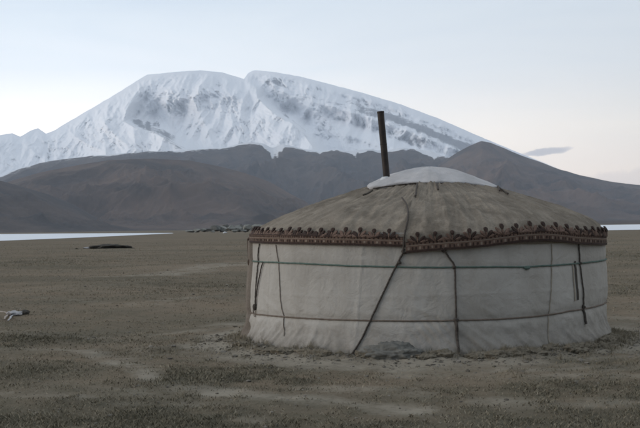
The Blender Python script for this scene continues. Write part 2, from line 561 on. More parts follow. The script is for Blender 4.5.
def snow_mountain():
    ridge = np.array([(-700, 176), (-420, 150), (-280, 162), (-160, 150), (-90, 132), (-40, 140), (0, 135), (12, 133), (20, 136.5), (30, 131), (38, 128), (46, 133.5), (53, 131),
                      (62, 125.5), (85, 112), (110, 97.5), (130, 85), (147, 74.5), (160, 73.5), (175, 71.8), (200, 70.2), (222, 72.3), (236, 76.5),
                      (244, 79), (248, 73), (254, 70), (275, 72), (300, 76.5), (320, 81.5), (360, 92), (400, 104), (440, 119),
                      (480, 136.5), (520, 153.2), (545, 163.2), (562, 170.3), (580, 178), (600, 184), (640, 192), (700, 200), (760, 208), (1400, 222)], float)
    nu, nv = 1330, 330
    xs = np.concatenate([np.linspace(-700, -150, 200)[:-1], np.linspace(-150, 750, 900), np.linspace(750, 1400, 232)[1:]])
    ry = np.interp(xs, ridge[:, 0], ridge[:, 1])
    ry = ry - 0.9 * fbm(xs / 9.0, np.zeros(nu), 5, 3, 0.6) * np.interp(xs, [0, 140, 160, 240, 250, 400, 640], [1, .8, .3, .3, .9, .5, .3])
    t = np.linspace(0, 1, nv)
    yb = 225.0
    PX = xs[:, None] + 0 * t[None, :]
    PY = yb + (ry[:, None] - yb) * t[None, :]
    g_ = np.exp(-(np.arange(-60, 61) / 26.0) ** 2); g_ /= g_.sum()
    rs = np.convolve(np.pad(ry, 60, 'edge'), g_, 'valid')
    below = PY - ry[:, None]                          # pixels under the skyline
    belows = PY - rs[:, None]
    # distance of the surface: a 24 degree face, hollowed by cirques, carried by ribs
    D = 20500 - 78 * belows
    D = D + np.interp(xs, [-700, -150, 0, 60, 148, 250, 480, 750], [-4500, -3500, -2600, -1500, 0, 300, -2200, -5000])[:, None] * 0.8
    fin = sstep(3, 22, below)
    # rib 1: from the left summit corner down, the hollow to its right lies in shade
    l1 = [(148, 60), (148, 73), (141, 86), (133, 98), (127, 110), (124, 121), (136, 128), (152, 131), (166, 139), (186, 152), (200, 170)]
    d, s, f = seg_dist(PX, PY, l1)
    s = np.where(PY < 73, np.where(PX > 148, -1, 1), s)
    D = D + np.where(s < 0, 3300 * (1 - np.exp(-d / 7.0)) * np.exp(-d / 50.0), 0) * sstep(4, 48, below)
    D = D - np.where(s >= 0, 650 * np.exp(-d / 18.0), 650 * np.exp(-d / 4.0)) * fin
    # rib 2: from the notch between the summits down to the right
    l2 = [(240, 60), (244, 80), (256, 87), (258, 98), (268, 108), (280, 117), (292, 123), (302, 132), (312, 145), (322, 165)]
    d, s, f = seg_dist(PX, PY, l2)
    D = D + np.where(s < 0, 2500 * (1 - np.exp(-d / 5.0)) * np.exp(-d / 40.0), 0) * sstep(4, 44, below)
    D = D - np.where(s >= 0, 900 * np.exp(-d / 36.0), 900 * np.exp(-d / 4.0)) * fin
    # lesser spurs
    for l, a, w in (([(60, 120), (78, 138), (100, 150), (118, 160)], 320, 9), ([(205, 84), (196, 104), (206, 126), (214, 150)], 300, 10), ([(172, 90), (166, 108), (178, 128)], 220, 8),
                    ([(100, 108), (108, 128), (128, 146)], 300, 9), ([(268, 78), (284, 92), (304, 104), (330, 124), (344, 150)], 260, 8), ([(24, 138), (34, 152), (52, 166)], 240, 9), ([(230, 120), (236, 134), (240, 150)], 240, 8)):
        d, s, f = seg_dist(PX, PY, smooth_line(np.array(l, float), 20))
        D = D - 1.7 * a * np.exp(-d / w) * fin
    # long bands running parallel to the right skyline
    for off, w, a in ((9, 3.0, 200), (21, 4.0, -330), (33, 4.0, 260), (45, 5.0, -300)):
        l = [(x, np.interp(x, ridge[:, 0], ridge[:, 1]) + off + (x - 290) * 0.015) for x in range(290, 620, 15)]
        d, s, f = seg_dist(PX, PY, l)
        D = D + a * np.exp(-(d / w) ** 2) * sstep(295, 350, PX)
    D = D * 1.4
    dd = ray(PX, PY)
    hyp = np.hypot(dd[..., 0], dd[..., 1])
    wx = PX + 9 * fbm(PX / 40, PY / 40, 3, 71); wy = PY + 9 * fbm(PX / 40, PY / 40, 3, 72)
    ns = ridged(wx / 30 + wy / 90, wy / 66, 5, 21, 0.48) - 0.5
    ns2 = ridged(wx / 8 - wy / 20, wy / 15, 4, 23, 0.55) - 0.5
    zone = np.clip(0.5 + 1.1 * fbm(PX / 38, PY / 22, 3, 75), 0.1, 1.2)
    D = D - sstep(0, 10, below) * (1000 * ns + 520 * ns2 * zone)
    k = D / hyp
    P = np.stack([dd[..., 0] * k, dd[..., 1] * k, EYE + dd[..., 2] * k], -1)
    P[..., 2] = np.maximum(P[..., 2], -0.5)
    # the far side
    back = []
    for q in (0.5, 1.2, 2.2, 3.4):
        b = P[:, -1].copy()
        rr = np.hypot(b[:, 0], b[:, 1]); s_ = (rr + q * 1400) / rr
        b[:, 0] *= s_; b[:, 1] *= s_; b[:, 2] = np.maximum(b[:, 2] - 640 * q, -0.5)
        back.append(b)
    P = np.concatenate([P, np.stack(back, 1)], 1)
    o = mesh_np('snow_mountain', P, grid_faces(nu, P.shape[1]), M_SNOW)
    o['kind'] = 'structure'
    # bare rocks, plus shade of the rib hollows painted in the same dark colour
    bandn = 0.75 + 0.6 * fbm(PX / 30, PY / 8, 3, 77)
    b1 = np.exp(-((below - 13 - (PX - 320) * .02) / 4.5) ** 2) * sstep(300, 345, PX) * bandn
    b2 = np.exp(-((below - 27 - (PX - 370) * .02) / 5.0) ** 2) * sstep(350, 400, PX) * sstep(490, 450, PX) * (bandn - .1)
    rock_shade = 0.06 + 0.52 * b1 + 0.50 * b2 + 0.92 * zone * np.clip(-ns2 * 1.3, -0.2, 0.5) + 0.30 * (zone - .5)
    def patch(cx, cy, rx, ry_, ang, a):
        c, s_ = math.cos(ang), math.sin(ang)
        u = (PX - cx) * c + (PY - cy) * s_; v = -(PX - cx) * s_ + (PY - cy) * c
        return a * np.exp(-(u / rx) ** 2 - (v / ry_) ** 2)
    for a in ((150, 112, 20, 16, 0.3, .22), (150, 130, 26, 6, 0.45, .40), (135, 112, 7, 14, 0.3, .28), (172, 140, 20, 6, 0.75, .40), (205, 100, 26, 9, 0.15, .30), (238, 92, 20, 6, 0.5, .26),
              (222, 128, 8, 9, 0.2, .30), (268, 82, 22, 5, .25, .30), (312, 100, 22, 5, .45, .20), (75, 140, 26, 8, -.2, .24), (20, 160, 26, 6, 0, .32), (100, 122, 16, 5, -.5, .18),
              (345, 107, 60, 2.6, .30, .35), (420, 129, 60, 3.4, .36, .42), (330, 92, 60, 2.2, .28, .22), (405, 141, 40, 4.5, .33, .42), (455, 146, 30, 4.5, .42, .40), (362, 124, 18, 4, .5, .32),
              (293, 121, 18, 1.6, .65, .45), (306, 136, 12, 1.8, 1.0, .45), (255, 90, 12, 1.5, 1.2, .3), (560, 180, 80, 10, .3, .45), (210, 148, 60, 3, 0, .2)):
        rock_shade = rock_shade + patch(*a)
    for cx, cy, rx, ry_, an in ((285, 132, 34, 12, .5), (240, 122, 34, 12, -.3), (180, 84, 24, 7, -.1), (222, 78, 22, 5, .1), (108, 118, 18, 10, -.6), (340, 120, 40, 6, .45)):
        rock_shade = rock_shade * (1 - np.clip(patch(cx, cy, rx, ry_, an, .8), 0, .8))
    rock_shade = rock_shade * sstep(1.0, 6.0, below)
    pad = np.repeat(rock_shade[:, -1:], 4, 1)
    attr(o, 'rock_shade', np.concatenate([rock_shade, pad], 1))
    return o


snow_mountain()
def snow_b1(x, ry, T, n):
    """snow reaching down the gullies of the crest"""
    dep = np.interp(x, [-150, 40, 120, 225, 245, 262, 272, 283, 292, 315, 330, 345, 360, 372, 386, 400, 412, 424, 436, 450, 470, 750],
                    [.05, .03, .03, .03, .01, .04, .12, .14, .06, .10, .05, .08, .16, .05, .07, .13, .06, .10, .08, .05, .02, .0])
    dep = np.clip(dep * (1.0 + 0.8 * fbm(x / 8 + 4 * T, T * 6, 2, 33)) - 0.03, 0.004, 1)
    s = sstep(1 - dep, 1 - dep * 0.5 + 0.01, T + 0.10 * (0.1 - n) * sstep(.6, .9, T)) * 0.95
    dust_ = 0.42 * sstep(0.90, 1.0, T + 0.02 * fbm(x / 12, T * 5, 3, 37))
    return np.where(T > 1, 1.0, np.maximum(s, dust_))
layer('far_brown_hill', [(-700, 205), (-400, 190), (-160, 196), (-60, 186), (0, 177), (20, 168), (40, 163), (60, 159.5), (90, 156), (120, 153.5), (160, 151), (200, 149.5), (225, 147.5), (240, 143.5), (252, 142),
       (262, 143), (272, 148), (283, 144), (300, 148), (320, 152), (335, 149.5), (350, 151), (370, 149), (385, 151), (400, 147.5), (415, 149), (430, 151), (450, 158), (480, 178), (520, 200), (600, 222), (760, 222), (1400, 218)],
      12500, 8000, M_HILL_A, 900, 220, (-150, 750), 31, 720, 1250, 0.55, 0.9, 1.7, snow_b1)
layer('right_brown_hill', [(180, 231), (300, 214), (340, 206), (380, 193), (410, 180), (430, 170), (445, 160.5), (458, 152), (470, 145.5), (481, 141), (490, 142.5), (505, 148.5),
       (520, 155), (540, 162), (560, 169.5), (580, 175), (600, 179.5), (620, 183), (640, 185), (700, 194), (760, 198), (900, 190), (1100, 200), (1400, 196)],
      11200, 6500, M_HILL_B, 800, 200, (150, 760), 57, 560, 1150, 0.5, 0.5, 1.8)
layer('central_brown_hill', [(-700, 212), (-300, 200), (-160, 205), (-50, 196), (0, 184), (40, 172.5), (80, 164.5), (110, 160), (150, 158.5), (190, 160.5), (220, 166.5), (245, 173), (270, 182), (300, 199), (330, 215), (370, 227), (420, 231), (760, 230)],
      7600, 5200, M_HILL_B, 800, 200, (-150, 440), 83, 470, 950, 0.55, 0.5, 1.6)
layer('left_dark_hill', [(-700, 190), (-420, 158), (-280, 140), (-160, 150), (-60, 166), (0, 180.5), (30, 189), (50, 195), (75, 205), (92, 215), (107, 222), (130, 229), (180, 233), (300, 233)],
      6000, 4300, M_HILL_C, 420, 160, (-150, 200), 97, 310, 720, 0.6, 0.5, 1.5)
layer('low_right_rise', [(380, 227), (440, 225), (500, 223.5), (560, 222), (600, 220.5), (640, 219.5), (760, 217), (1400, 205)],
      5200, 2600, M_HILL_B, 300, 40, (380, 760), 101, 12, 500, 0.4, 0.25, 1.4)

# ------------------------------------------------------------------ where the yurt stands
YD = 18.3
yx = (424.2 - 320) / F0 * YD
YC = np.array([yx, YD, 0.0])
FACE = math.atan2(yx, YD)             # turn so that phi = 0 faces the camera


def ypos(phi, r, z):
    """point round the yurt; phi = 0 towards the camera, positive to the right"""
    a = np.asarray(phi, float) - FACE
    return np.stack(np.broadcast_arrays(YC[0] + r * np.sin(a), YC[1] - r * np.cos(a), z), -1)


# ------------------------------------------------------------------ ground
TRACKS = [  # dusty worn lines on the ground: line, half width in metres, strength
    ([(96, 352), (130, 368), (165, 381), (230, 393), (330, 400), (420, 406)], 0.34, 0.95),
    ([(60, 380), (120, 388), (200, 404), (290, 424)], 0.26, 0.55),
    ([(170, 350), (240, 352), (300, 362), (420, 372), (560, 370), (640, 372)], 0.75, 0.8),
    ([(110, 277), (160, 275.5), (190, 270), (240, 264)], 1.3, 0.85),
    ([(300, 387), (420, 394), (520, 402), (640, 400)], 0.40, 0.6),
    ([(20, 332), (120, 337), (200, 330), (240, 322)], 0.55, 0.6),
    ([(640, 300), (622, 318), (615, 340), (640, 356)], 0.6, 0.4),
    ([(0, 392), (90, 398), (170, 406)], 0.3, 0.5),
    ([(0, 352), (60, 350), (110, 356)], 0.5, 0.55),
    ([(60, 300), (130, 306), (200, 300)], 0.9, 0.45),
]
DARKS = [((222, 377), 0.9, 0.2, 1.0), ((150, 416), 1.3, 0.2, 1.1), ((215, 422), 1.2, .14, 1.0), ((25, 342), 1.3, .4, .7), ((600, 366), 0.9, .4, .7), ((400, 420), 1.8, .2, .7), ((300, 382), 1.0, .2, .6),
         ((60, 262), 6, 3, .5), ((190, 287), 3, 1.2, .6), ((100, 300), 3.0, .8, .35), ((560, 415), 2.2, .3, .75), ((500, 390), 2.0, .3, .5), ((610, 395), 1.4, .4, .7), ((630, 255), 5, 4.0, .5), ((627, 290), 1.5, 1.2, .5), ((60, 416), 1.5, .3, .6), ((150, 350), .9, .25, .5), ((20, 372), .9, .25, .5)]


def gpt(px, py, z=0.0):
    d = ray(px, py)
    k = (z - EYE) / d[..., 2]
    return np.stack([d[..., 0] * k, d[..., 1] * k, np.full(np.shape(k), z)], -1)


def rough_h(x, y):
    """height of the ground"""
    r = np.hypot(x, y)
    far = np.clip((210 - r) / 140, 0, 1)
    ry = np.hypot(x - YC[0], y - YC[1])
    flat = sstep(3.3, 6.0, ry) * sstep(1.5, 5.0, r)
    h = 0.20 * fbm(x / 9.0, y / 9.0, 3, 5) * far * flat
    h = h + 0.045 * fbm(x / 1.3, y / 1.3, 4, 6) * far * sstep(3.0, 4.2, ry)
    clump = np.clip(fbm(x / 0.42, y / 0.42, 3, 8), 0, 1)
    h = h + 0.040 * clump * np.clip((60 - r) / 40, 0, 1) * sstep(2.9, 3.25, ry)
    # earth and turf banked against the foot of the wall
    ang = np.arctan2(x - YC[0], -(y - YC[1]))
    top = 0.08 + 0.11 * fbm(ang * 5.2, 0 * ang + 3, 4, 13) + 0.075 * (ridged(x / .34 + .3 * fbm(x / .2, y / .2, 2, 16), y / .34, 3, 14) - .5)
    prof = np.exp(-np.clip(ry - 2.93, 0, None) ** 2 / 0.36 ** 2) * sstep(2.4, 2.78, ry)
    h = h + np.clip(top, 0.0, 0.3) * prof
    return h


def ground():
    fine = np.radians(np.linspace(-20, 20, 540))
    rest = np.radians(np.linspace(20, 340, 56))[1:-1]
    A = np.concatenate([fine, rest])
    R = np.concatenate([np.geomspace(0.6, 8.6, 12)[:-1], np.geomspace(8.6, 90, 560), np.geomspace(90, 1500, 120)[1:], np.geomspace(1500, 35000, 34)[1:]])
    X = R[None] * np.sin(A)[:, None]; Y = R[None] * np.cos(A)[:, None]
    Z = rough_h(X, Y)
    V = np.stack([X, Y, Z], -1).reshape(-1, 3)
    nr = len(R)
    F = grid_faces(len(A), nr, True)[:, ::-1]
    V = np.vstack([V, [0, 0, 0]])
    k = np.arange(len(A))
    C = np.stack([np.full(len(A), len(V) - 1), ((k + 1) % len(A)) * nr, k * nr], -1)
    o = mesh_np('ground', V, [F, C], M_GROUND)
    o['kind'] = 'structure'
    x, y = V[:, 0], V[:, 1]
    dust, dark = dust_dark(x, y)
    attr(o, 'dust', dust); attr(o, 'dark', dark)
    return o


def dust_dark(x, y):
    dust = np.zeros(len(x)); dark = np.zeros(len(x))
    near = np.hypot(x, y) < 200
    xx, yy = x[near], y[near]
    d_ = np.zeros(len(xx)); k_ = np.zeros(len(xx))
    wob = 0.35 * fbm(xx / 1.1, yy / 1.1, 4, 90)
    for pts, w, a in TRACKS:
        L = gpt(*np.array(pts, float).T)[:, :2]
        d, s, f = seg_dist(xx, yy, smooth_line(L, 24))
        d_ = np.maximum(d_, a * np.exp(-((d + wob * w * 2) / w) ** 2) * (0.6 + 0.8 * fbm(xx / .8, yy / .8, 3, 94)))
    ry = np.hypot(xx - YC[0], yy - YC[1])
    d_ = np.maximum(d_, 1.0 * np.exp(-((ry - 3.3) / 0.8) ** 2) * (0.8 + 0.9 * fbm(xx / .9, yy / .9, 3, 95)))
    d_ = d_ + 0.35 * np.clip(fbm(xx / 4.5, yy / 1.5, 4, 96), 0, 1)
    for (px, py), rx, rr, a in DARKS:
        c = gpt(px, py)
        k_ = np.maximum(k_, a * np.exp(-((xx - c[0]) / rx) ** 2 - ((yy - c[1]) / (rr * 4)) ** 2) * (0.8 + 0.8 * fbm(xx / .5, yy / .5, 3, 97)))
    k_ = k_ + 0.9 * np.clip(fbm(xx / 4.0, yy / 3.0, 4, 98) - 0.06, 0, 1) + 0.5 * np.clip(fbm(xx / 11, yy / 9, 3, 99), 0, 1) * sstep(70, 20, yy)
    dust[near] = d_; dark[near] = k_
    return dust, dark


def loose():
    """crumbs of earth, dung and small stones, thickest round the foot of the wall"""
    n1, n2 = 2700, 1500
    a = rng.uniform(-1.9, 1.9, n1); r = 2.9 + rng.exponential(0.30, n1)
    p = ypos(a, r, 0.0)
    q = rng.random(n2); az_ = np.radians(rng.uniform(-18, 18, n2)); rr_ = np.exp(np.log(9) + q * np.log(60 / 9))
    x = np.concatenate([p[:, 0], rr_ * np.sin(az_)]); y = np.concatenate([p[:, 1], rr_ * np.cos(az_)])
    ok = np.hypot(x - YC[0], y - YC[1]) > 2.93
    x, y = x[ok], y[ok]; n = len(x)
    sz = (0.004 + 0.009 * rng.random(n) ** 2 + 0.018 * rng.random(n) ** 14) * (1 + np.hypot(x, y) / 30)
    bm = bmesh.new(); bmesh.ops.create_icosphere(bm, subdivisions=1, radius=1.0)
    ico = np.array([v.co[:] for v in bm.verts]); f = np.array([[v.index for v in q_.verts] for q_ in bm.faces]); bm.free()
    m = len(ico)
    jit = 1 + 0.30 * rng.standard_normal((n, m, 1)).clip(-1.3, 1.3)
    th = rng.uniform(0, 6.3, n); c, s = np.cos(th), np.sin(th)
    B = ico[None] * jit * sz[:, None, None] * np.stack([1 + 0.4 * rng.random(n), np.ones(n), 0.45 + 0.35 * rng.random(n)], -1)[:, None]
    B = np.stack([B[..., 0] * c[:, None] - B[..., 1] * s[:, None], B[..., 0] * s[:, None] + B[..., 1] * c[:, None], B[..., 2]], -1)
    V = B + np.stack([x, y, rough_h(x, y) + sz * .15], -1)[:, None]
    T = (np.arange(n)[:, None, None] * m + f[None]).reshape(-1, 3)
    o = mesh_np('loose_earth', V.reshape(-1, 3), T, M_CRUMB, False)
    o['kind'] = 'stuff'
    attr(o, 'tint', np.repeat(rng.random(n), m))
    o['label'] = 'crumbs of earth and small stones on the ground'


ground()


def lake(name, far_pts, near_pts, z):
    f = gpt(*np.array(far_pts, float).T, z); n = gpt(*np.array(near_pts, float).T, z)
    f = resample(f, 160); n = resample(n, 160)
    n[:, 1] += 9 * fbm(np.arange(160) / 4.0, np.zeros(160), 3, 3)
    V = np.stack([f, n], 1)
    o = mesh_np(name, V, grid_faces(160, 2), M_LAKE)
    o['kind'] = 'structure'
    return o

M_LAKE = mat_lake()
lake('lake_water', [(-700, 244.6), (-160, 236.6), (0, 234.1), (60, 233.5), (120, 233.2), (172, 233.0)],
     [(-700, 252.5), (-160, 245), (0, 240.8), (40, 239.2), (80, 237.6), (120, 235.8), (150, 234.4), (174, 233.3)], 0.05)
lake('lake_water', [(596, 225.1), (640, 224.4), (760, 222.7), (1300, 214.9)], [(596, 230.4), (640, 229.6), (760, 227.8), (1300, 219.5)], 0.05)


# ------------------------------------------------------------------ dry grass
def tufts():
    """longer tufts that have grown against the foot of the wall"""
    nt_ = 420
    a = np.concatenate([rng.uniform(-1.7, 1.7, nt_ // 2), rng.uniform(0.3, 1.75, nt_ // 2)]); r = 2.88 + rng.exponential(0.16, nt_)
    hh = rng.uniform(0.04, 0.12, nt_); nb = 26
    p = ypos(a, r, 0.0)
    x = np.repeat(p[:, 0], nb) + rng.normal(0, .035, nt_ * nb); y = np.repeat(p[:, 1], nb) + rng.normal(0, .035, nt_ * nb)
    h = np.repeat(hh, nb) * rng.uniform(.45, 1.1, nt_ * nb); n = len(x)
    z = rough_h(x, y) - .01
    th = rng.uniform(0, 6.3, n); la = rng.uniform(0, 6.3, n); lean = h * rng.uniform(.2, .9, n); w = rng.uniform(.0016, .004, n)
    b = np.stack([x, y, z], -1); sd = np.stack([np.cos(th) * w, np.sin(th) * w, 0 * w], -1)
    mid = b + np.stack([np.cos(la) * lean * .35, np.sin(la) * lean * .35, h * .6], -1); tip = b + np.stack([np.cos(la) * lean, np.sin(la) * lean, h], -1)
    V = np.stack([b - sd, b + sd, mid + sd * .7, mid - sd * .7, tip], 1).reshape(-1, 3)
    i = np.arange(n)[:, None] * 5
    o = mesh_np('grass_tufts', V, [i + np.array([0, 1, 2, 3]), i + np.array([3, 2, 4])], M_GRASS)
    o['kind'] = 'stuff'; o['label'] = 'longer grass tufts along the foot of the yurt'
    attr(o, 'tint', np.repeat(np.clip(np.repeat(rng.uniform(.15, .85, nt_), nb) + rng.normal(0, .1, n), 0, 1), 5))


def grass():
    N = 560000
    u = rng.random(N); a = np.radians(rng.uniform(-18, 18, N))
    r = np.exp(np.log(9.0) + u ** 0.9 * (np.log(210) - np.log(9.0)))
    x = r * np.sin(a); y = r * np.cos(a)
    ry = np.hypot(x - YC[0], y - YC[1])
    dust, dark = dust_dark(x, y)
    clump = fbm(x / 0.42, y / 0.42, 3, 8)
    p = 0.10 + 1.2 * np.clip(clump, 0, 1) + 0.8 * dark - 0.55 * dust + 0.35 * fbm(x / 3.0, y / 3.0, 3, 44)
    p = p * np.where(ry < 4.1, 0.55, 1) * np.clip((210 - r) / 130, 0, 1)
    keep = (rng.random(N) < p) & (ry > 2.97)
    x, y, clump, dark = x[keep], y[keep], clump[keep], dark[keep]
    n = len(x)
    z = rough_h(x, y) - 0.006
    h = (0.008 + 0.018 * rng.random(n) ** 2 + 0.022 * np.clip(clump, 0, 1) + 0.020 * np.clip(dark, 0, 1)) * (1 + 0.12 * np.hypot(x, y) / 20)
    w = (0.0016 + 0.0022 * rng.random(n)) * (1 + np.hypot(x, y) / 14)
    th = rng.uniform(0, 2 * np.pi, n)
    lean = h * rng.uniform(0.3, 1.8, n); la = rng.uniform(0, 2 * np.pi, n)
    b = np.stack([x, y, z], -1)
    s = np.stack([np.cos(th) * w, np.sin(th) * w, 0 * w], -1)
    mid = b + np.stack([np.cos(la) * lean * .35, np.sin(la) * lean * .35, h * .6], -1)
    tip = b + np.stack([np.cos(la) * lean, np.sin(la) * lean, h], -1)
    V = np.stack([b - s, b + s, mid + s * .7, mid - s * .7, tip], 1).reshape(-1, 3)
    i = np.arange(n)[:, None] * 5
    Q = i + np.array([0, 1, 2, 3]); T = i + np.array([3, 2, 4])
    o = mesh_np('dry_grass', V, [Q, T], M_GRASS)
    o['kind'] = 'stuff'
    tufts()
    tint = np.clip(0.50 + 0.18 * rng.standard_normal(n) - 0.35 * dark + 0.3 * fbm(x / 2, y / 2, 3, 61), 0, 1)
    attr(o, 'tint', np.repeat(tint, 5))
    o['label'] = 'short dry grass stubble on the steppe'

grass()
loose()

# ------------------------------------------------------------------ yurt
yurt = thing('yurt', 'round white canvas yurt with grey felt roof, patterned band and stovepipe', 'yurt', tuple(YC))
bpy.context.view_layer.update()


def add(name, V, F, mat, smooth=True, parent=None):
    """a part of the yurt given in world coordinates"""
    V = np.asarray(V, float).reshape(-1, 3) - YC
    return mesh_np(name, V, F, mat, smooth, parent or yurt)


R_E = 2.715      # wall radius under the eave


def wall_r(phi, z):
    phi = np.asarray(phi, float); z = np.asarray(z, float)
    r = R_E + 0.034 + 0.070 * np.clip((1.35 - z) / 1.35, 0, 1.3) ** 1.5 + 0.07 * sstep(0.34, 0.0, z)
    lo = zrope(phi, LOWER); up = zrope(phi, UPPER)
    r = r - 0.016 * np.exp(-((z - lo) / 0.05) ** 2) - 0.010 * np.exp(-((z - up) / 0.05) ** 2)
    r = r + 0.012 * np.exp(-((z - 0.82) / 0.28) ** 2)
    # lattice and creases under the canvas
    r = r + (0.018 * fbm(phi * 3.4, z * 0.9, 3, 201)) * sstep(1.6, 1.3, z) + 0.009 * sstep(1.7, 1.4, z) * ridged(phi * 9 + z * .6, z * 1.2, 3, 202)
    # folds gathered at the foot
    low = sstep(0.62, 0.05, z)
    fold = ridged(phi * 9 + 3.4 * z * np.sign(phi + .45) * sstep(0, .3, np.abs(phi + .45)), z * 0.9, 3, 203) - 0.5
    r = r + 0.085 * low * fold * (1 + 0.8 * sstep(-.5, -1.0, phi)) * (0.4 + 0.9 * np.clip(fbm(phi * 2.2, 0 * z + 5, 2, 205) + .3, 0, 1))
    dg = np.exp(-((phi - 0.05) / 0.13) ** 2 - ((z - 0.40) / 0.16) ** 2)
    r = r + 0.012 * dg * np.sin((phi * 3.12 + z * 0.9) * 46)
    # slack pulled into creases by the ropes
    r = r + 0.022 * (ridged(phi * 5 + z * 3.0, z * 1.6 - phi * 1.5, 3, 206) - .5) * np.exp(-((z - 0.55) / 0.3) ** 2)
    r = r + 0.015 * sstep(.30, .02, z) * sstep(1.05, 1.4, phi) + 0.045 * sstep(.2, 1.0, z) * sstep(.9, 1.45, phi)
    # panel seams
    for zs in (0.86,):
        r = r + 0.004 * np.exp(-((z - zs - 0.02 * np.sin(phi * 3)) / 0.012) ** 2)
    for ps in (-1.02, -0.36, 0.46, 0.93):
        r = r + 0.010 * np.exp(-((phi - ps - 0.03 * z) / 0.006) ** 2)
    return r


def pix_wall(px, py, R=2.79):
    """photograph pixel -> (phi, z) on the yurt's wall"""
    d = ray(px, py)
    dx, dy = d[..., 0], d[..., 1]
    a = dx * dx + dy * dy
    b = -2 * (dx * YC[0] + dy * YC[1])
    c = YC[0] ** 2 + YC[1] ** 2 - R * R
    disc = np.maximum(b * b - 4 * a * c, 0)
    k = (-b - np.sqrt(disc)) / (2 * a)
    x, y, z = dx * k, dy * k, EYE + d[..., 2] * k
    phi = np.arctan2(x - YC[0], -(y - YC[1])) + FACE
    return phi, z


def table(pts, R=2.79):
    p = np.array(pts, float)
    phi, z = pix_wall(p[:, 0], p[:, 1], R)
    o = np.argsort(phi)
    return phi[o], z[o]


def zrope(phi, tb):
    return np.interp(phi, tb[0], tb[1])


UPPER = table([(250, 261), (275, 262.5), (310, 264), (350, 266), (395, 267), (440, 267.5), (480, 267), (525, 267), (560, 265), (585, 263), (604, 260)])
LOWER = table([(246, 312), (275, 316), (310, 318.5), (350, 320), (400, 321), (450, 320.5), (500, 319), (540, 316), (570, 311), (606, 301)])

# the canvas wall
nph, nz = 760, 84
PH = np.linspace(-np.pi, np.pi, nph, endpoint=False)
ZZ = np.linspace(-0.05, 1.72, nz)
pp, zz = np.meshgrid(PH, ZZ, indexing='ij')
add('canvas_wall', ypos(pp, wall_r(pp, zz), zz), grid_faces(nph, nz, True), M_CANVAS)

# roof
SEAM = table([(404, 251), (405, 245), (407, 236)])
PHI_S = float(SEAM[0].mean())
BOT_L = table([(251, 242), (275, 243), (300, 243.5), (350, 244.5), (404, 246)], 2.815)
BOT_R = table([(404, 252.5), (420, 251), (440, 249.5), (462, 248), (485, 246), (505, 243.5), (525, 241), (545, 240), (560, 241), (580, 243.5), (604, 244.5)], 2.835)


_rp = smooth_line([(0.0, 2.62), (0.5, 2.55), (0.92, 2.435), (1.36, 2.29), (1.9, 2.12), (2.38, 1.945), (2.60, 1.835), (2.715, 1.745), (2.76, 1.675), (2.78, 1.60)], 240)


def roof_z(r):
    return np.interp(np.asarray(r, float), _rp[:, 0], _rp[:, 1])


def roof_bump(phi, r):
    pole = np.cos(phi * 58)
    t = np.clip((r - 0.85) / 1.9, 0, 1)
    b = 0.006 * pole * t
    b = b + 0.034 * fbm(phi * 4.5, r * 0.9, 3, 301) + 0.040 * (ridged(phi * 11 + r * .9 * np.sign(phi + .3), r * .7, 4, 302) - .5)
    b = b + 0.012 * (ridged(phi * 5 + r * 3, r * 2.2 - phi * 2, 3, 303) - .5)
    return b


def felt(name, p0, p1, off, bot, n, fade=0.0):
    """a roof felt from the crown to the eave, then hanging down as a valance to 'bot'"""
    ph = np.linspace(p0, p1, n)
    rs = np.linspace(0.74, R_E + 0.03, 70)
    PHI, RR = np.meshgrid(ph, rs, indexing='ij')
    top = ypos(PHI, RR, roof_z(RR) + roof_bump(PHI, RR) + off)
    zb = zrope(ph, bot)
    ze = roof_z(R_E + 0.03) + roof_bump(ph, R_E + 0.03) + off
    kk = np.linspace(0, 1, 16)[1:]
    ZV = ze[:, None] + (zb - ze)[:, None] * kk[None]
    RV = R_E + 0.02 + 0.046 * np.sqrt(np.clip(kk * 3, 0, 1))[None] + off * 0.9 + 0.012 * fbm(ph * 6, 0 * ph, 3, 310)[:, None] * kk[None]
    V = ypos(ph[:, None] + 0 * ZV, RV, ZV)
    P = np.concatenate([top, V], 1)
    # thickness: fold the hem and both cut edges inwards
    hem = P[:, -1].copy(); c = YC[:2]
    hem[:, :2] = c + (hem[:, :2] - c) * (1 - 0.016); hem2 = hem.copy(); hem2[:, 2] += 0.08
    P = np.concatenate([P, hem[:, None], hem2[:, None]], 1)
    o = add(name, P, grid_faces(n, P.shape[1])[:, ::-1], M_FELT)
    d, s, f = 0, 0, 0
    Pw = P
    st = np.clip(ridged(np.broadcast_to(ph[:, None] * 9, P.shape[:2]), np.broadcast_to(np.linspace(0, 3, P.shape[1])[None], P.shape[:2]), 4, 312) - 0.62, 0, 1) * 1.3
    attr(o, 'streak', st)
    o.data.update()
    return o, P


feltA, PA = felt('roof_felt', -np.pi, np.pi, 0.0, (np.concatenate([[-np.pi], BOT_L[0], [np.pi]]), np.concatenate([[BOT_L[1][0]], BOT_L[1], [BOT_L[1][-1]]])), 620)
PH_END = 1.62
feltB, PB = felt('roof_felt', PHI_S, PH_END, 0.030, BOT_R, 340)


